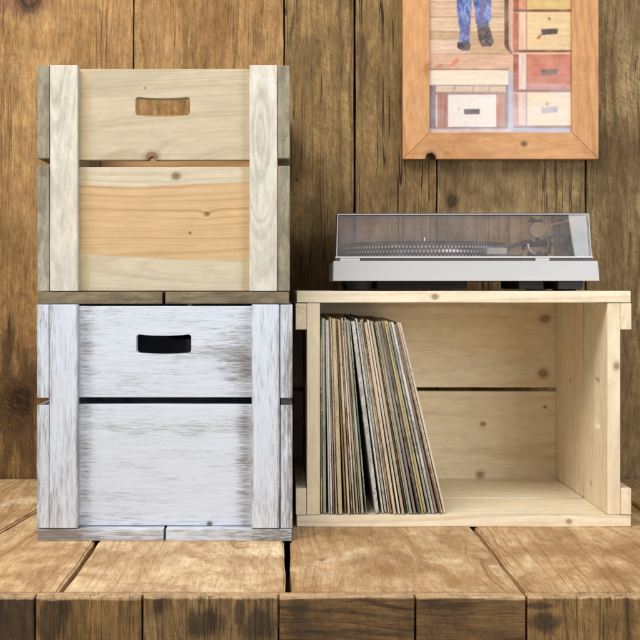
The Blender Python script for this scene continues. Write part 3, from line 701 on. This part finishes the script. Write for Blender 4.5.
# ------------------------------------------------------------ records in the crate
zf = TH + .0006
C = {'dark green': (.10, .14, .1), 'grey green': (.36, .38, .29), 'pale grey': (.7, .68, .6), 'white': (.8, .78, .72), 'mauve': (.34, .26, .25), 'pinkish tan': (.6, .44, .34), 'olive yellow': (.56, .49, .27),
     'ochre': (.55, .42, .2), 'peach': (.72, .55, .38), 'cream': (.82, .73, .55), 'brown': (.2, .12, .07), 'charcoal': (.07, .065, .06), 'yellow': (.6, .53, .24), 'slate grey': (.3, .32, .33), 'tan': (.55, .43, .28),
     'light grey': (.64, .63, .59), 'dusty pink': (.66, .47, .4), 'bottle green': (.08, .12, .065), 'bluish grey': (.5, .5, .48)}
up = [('dark green', 4), ('grey green', 5), ('pale grey', 4), ('white', 3), ('mauve', 5), ('pinkish tan', 4), ('olive yellow', 6), ('ochre', 5), ('peach', 4), ('brown', 3), ('cream', 4), ('tan', 4), ('white', 3), ('grey green', 4), ('bottle green', 5)]
ln = [('light grey', 6), ('pale grey', 5), ('bluish grey', 5), ('cream', 3), ('brown', 3), ('peach', 4), ('pale grey', 6), ('tan', 4), ('charcoal', 4), ('cream', 3), ('grey green', 4), ('mauve', 6), ('charcoal', 3), ('cream', 3), ('olive yellow', 4), ('yellow', 6), ('slate grey', 4), ('light grey', 5), ('dusty pink', 4), ('brown', 3), ('cream', 6), ('cream', 6)]
ordn = ['leftmost', 'second', 'third', 'fourth', 'fifth', 'sixth', 'seventh', 'eighth', 'ninth', 'tenth', 'eleventh', 'twelfth', 'thirteenth', 'fourteenth', 'fifteenth', 'sixteenth', 'seventeenth', 'eighteenth', 'nineteenth', 'twentieth', 'twenty-first', 'twenty-second']
rs = random.Random(8)
def sleeve_mat(cn, seed):
    g = G('sleeve_' + cn.replace(' ', '_')); c = g.xyz(); r = random.Random(seed); b = C[cn]; o = r.uniform(0, 50)
    alt = C[r.choice(['brown', 'charcoal', 'brown', 'mauve', 'bottle green'] if sum(b) > 1. else ['cream', 'tan', 'light grey', 'pale grey'])]
    sp = g.noise(g.vec(c[0] * 620, o, c[2] * 210), 1, 3, .75)              # printing along the spine
    blk_ = g.noise(g.vec(o, 3., c[2] * 13), 1, 2, .6)
    edge = g.noise(g.vec(c[0] * 900, o, c[2] * 7), 1, 3, .6)
    gate = g.ss(blk_, .44, .58)
    col = g.mix(g.ss(sp, .5, .62) * g.ss(blk_, .42, .52) * .75, b, alt)
    col = g.mix(g.ss(blk_, .56, .6) * .35, col, alt)
    col = g.mix(g.ss(edge, .5, .68) * .6, col, tuple(q * .55 for q in b))
    col = g.mix(g.ss(edge, .48, .33) * .65, col, (.8, .74, .6))
    g.out(col, .6, .25); g.bump(edge, .0006, .5); return g.mat
def sleeves(lst, xt0, xt1, xb0, xb1, phrase):
    lst = [(c_, w_ * rs.uniform(.5, 1.5)) for c_, w_ in lst]
    tot = sum(w_ for _, w_ in lst); acc = 0
    for i, (cn, wd) in enumerate(lst):
        ft = acc / tot; fb = ft; acc += wd
        s = 1.594e-3
        xt = (xt0 + (xt1 - xt0) * ft - CX) * s; xb = (xb0 + (xb1 - xb0) * fb - CX) * s
        hgt = .3125 + rs.uniform(-.004, .0025)
        th = math.asin((xb - xt) / .315); t = (xt1 - xt0) * s * wd / tot * math.cos(th) * rs.choice((.97, .93, .86))
        yy = YF + .002 + rs.uniform(0, .012)
        bm = bmesh.new(); nz = 8
        vs = box_bm(bm, 0, t, 0, .315, 0, hgt)
        # corners of a card sleeve are a little soft and the mouth narrows toward its ends
        bmesh.ops.subdivide_edges(bm, edges=[e_ for e_ in bm.edges if abs(e_.verts[0].co.z - e_.verts[1].co.z) > .1], cuts=nz, use_grid_fill=True)
        es = [e_ for e_ in bm.edges if len(e_.link_faces) == 2 and e_.calc_face_angle(0) > R(30)]
        bmesh.ops.bevel(bm, geom=es, offset=min(.0009, t * .3), segments=2, affect='EDGES')
        p0 = rs.uniform(0, 6)
        for v in bm.verts:
            q = v.co.z / hgt; v.co.x = t / 2 + (v.co.x - t / 2) * (.86 + .14 * math.sin(math.pi * min(1, max(0, q))) ** .5)
            if v.co.y < .02: v.co.y += .0007 * math.sin(q * 7 + p0)
        me = finish(bm, 'record_sleeve')
        o = link('record_sleeve', me, sleeve_mat(cn, i + int(xt0)), None, None)
        o.location = (xb, yy, zf + .0003); o.rotation_euler = (0, -th, 0)
        art = 'an' if cn[0] in 'aeiou' else 'a'
        o['label'] = f'{cn} record sleeve, {ordn[i]} from the left of the {phrase}' if i else f'{cn} record sleeve, leftmost of the {phrase}'
        o['category'] = 'record'; o['group'] = 'records in the pine crate'
sleeves(up, 320.4, 350.2, 320.8, 368, 'upright records')
sleeves(ln, 350.8, 401.5, 375.5, 447.5, 'leaning records')
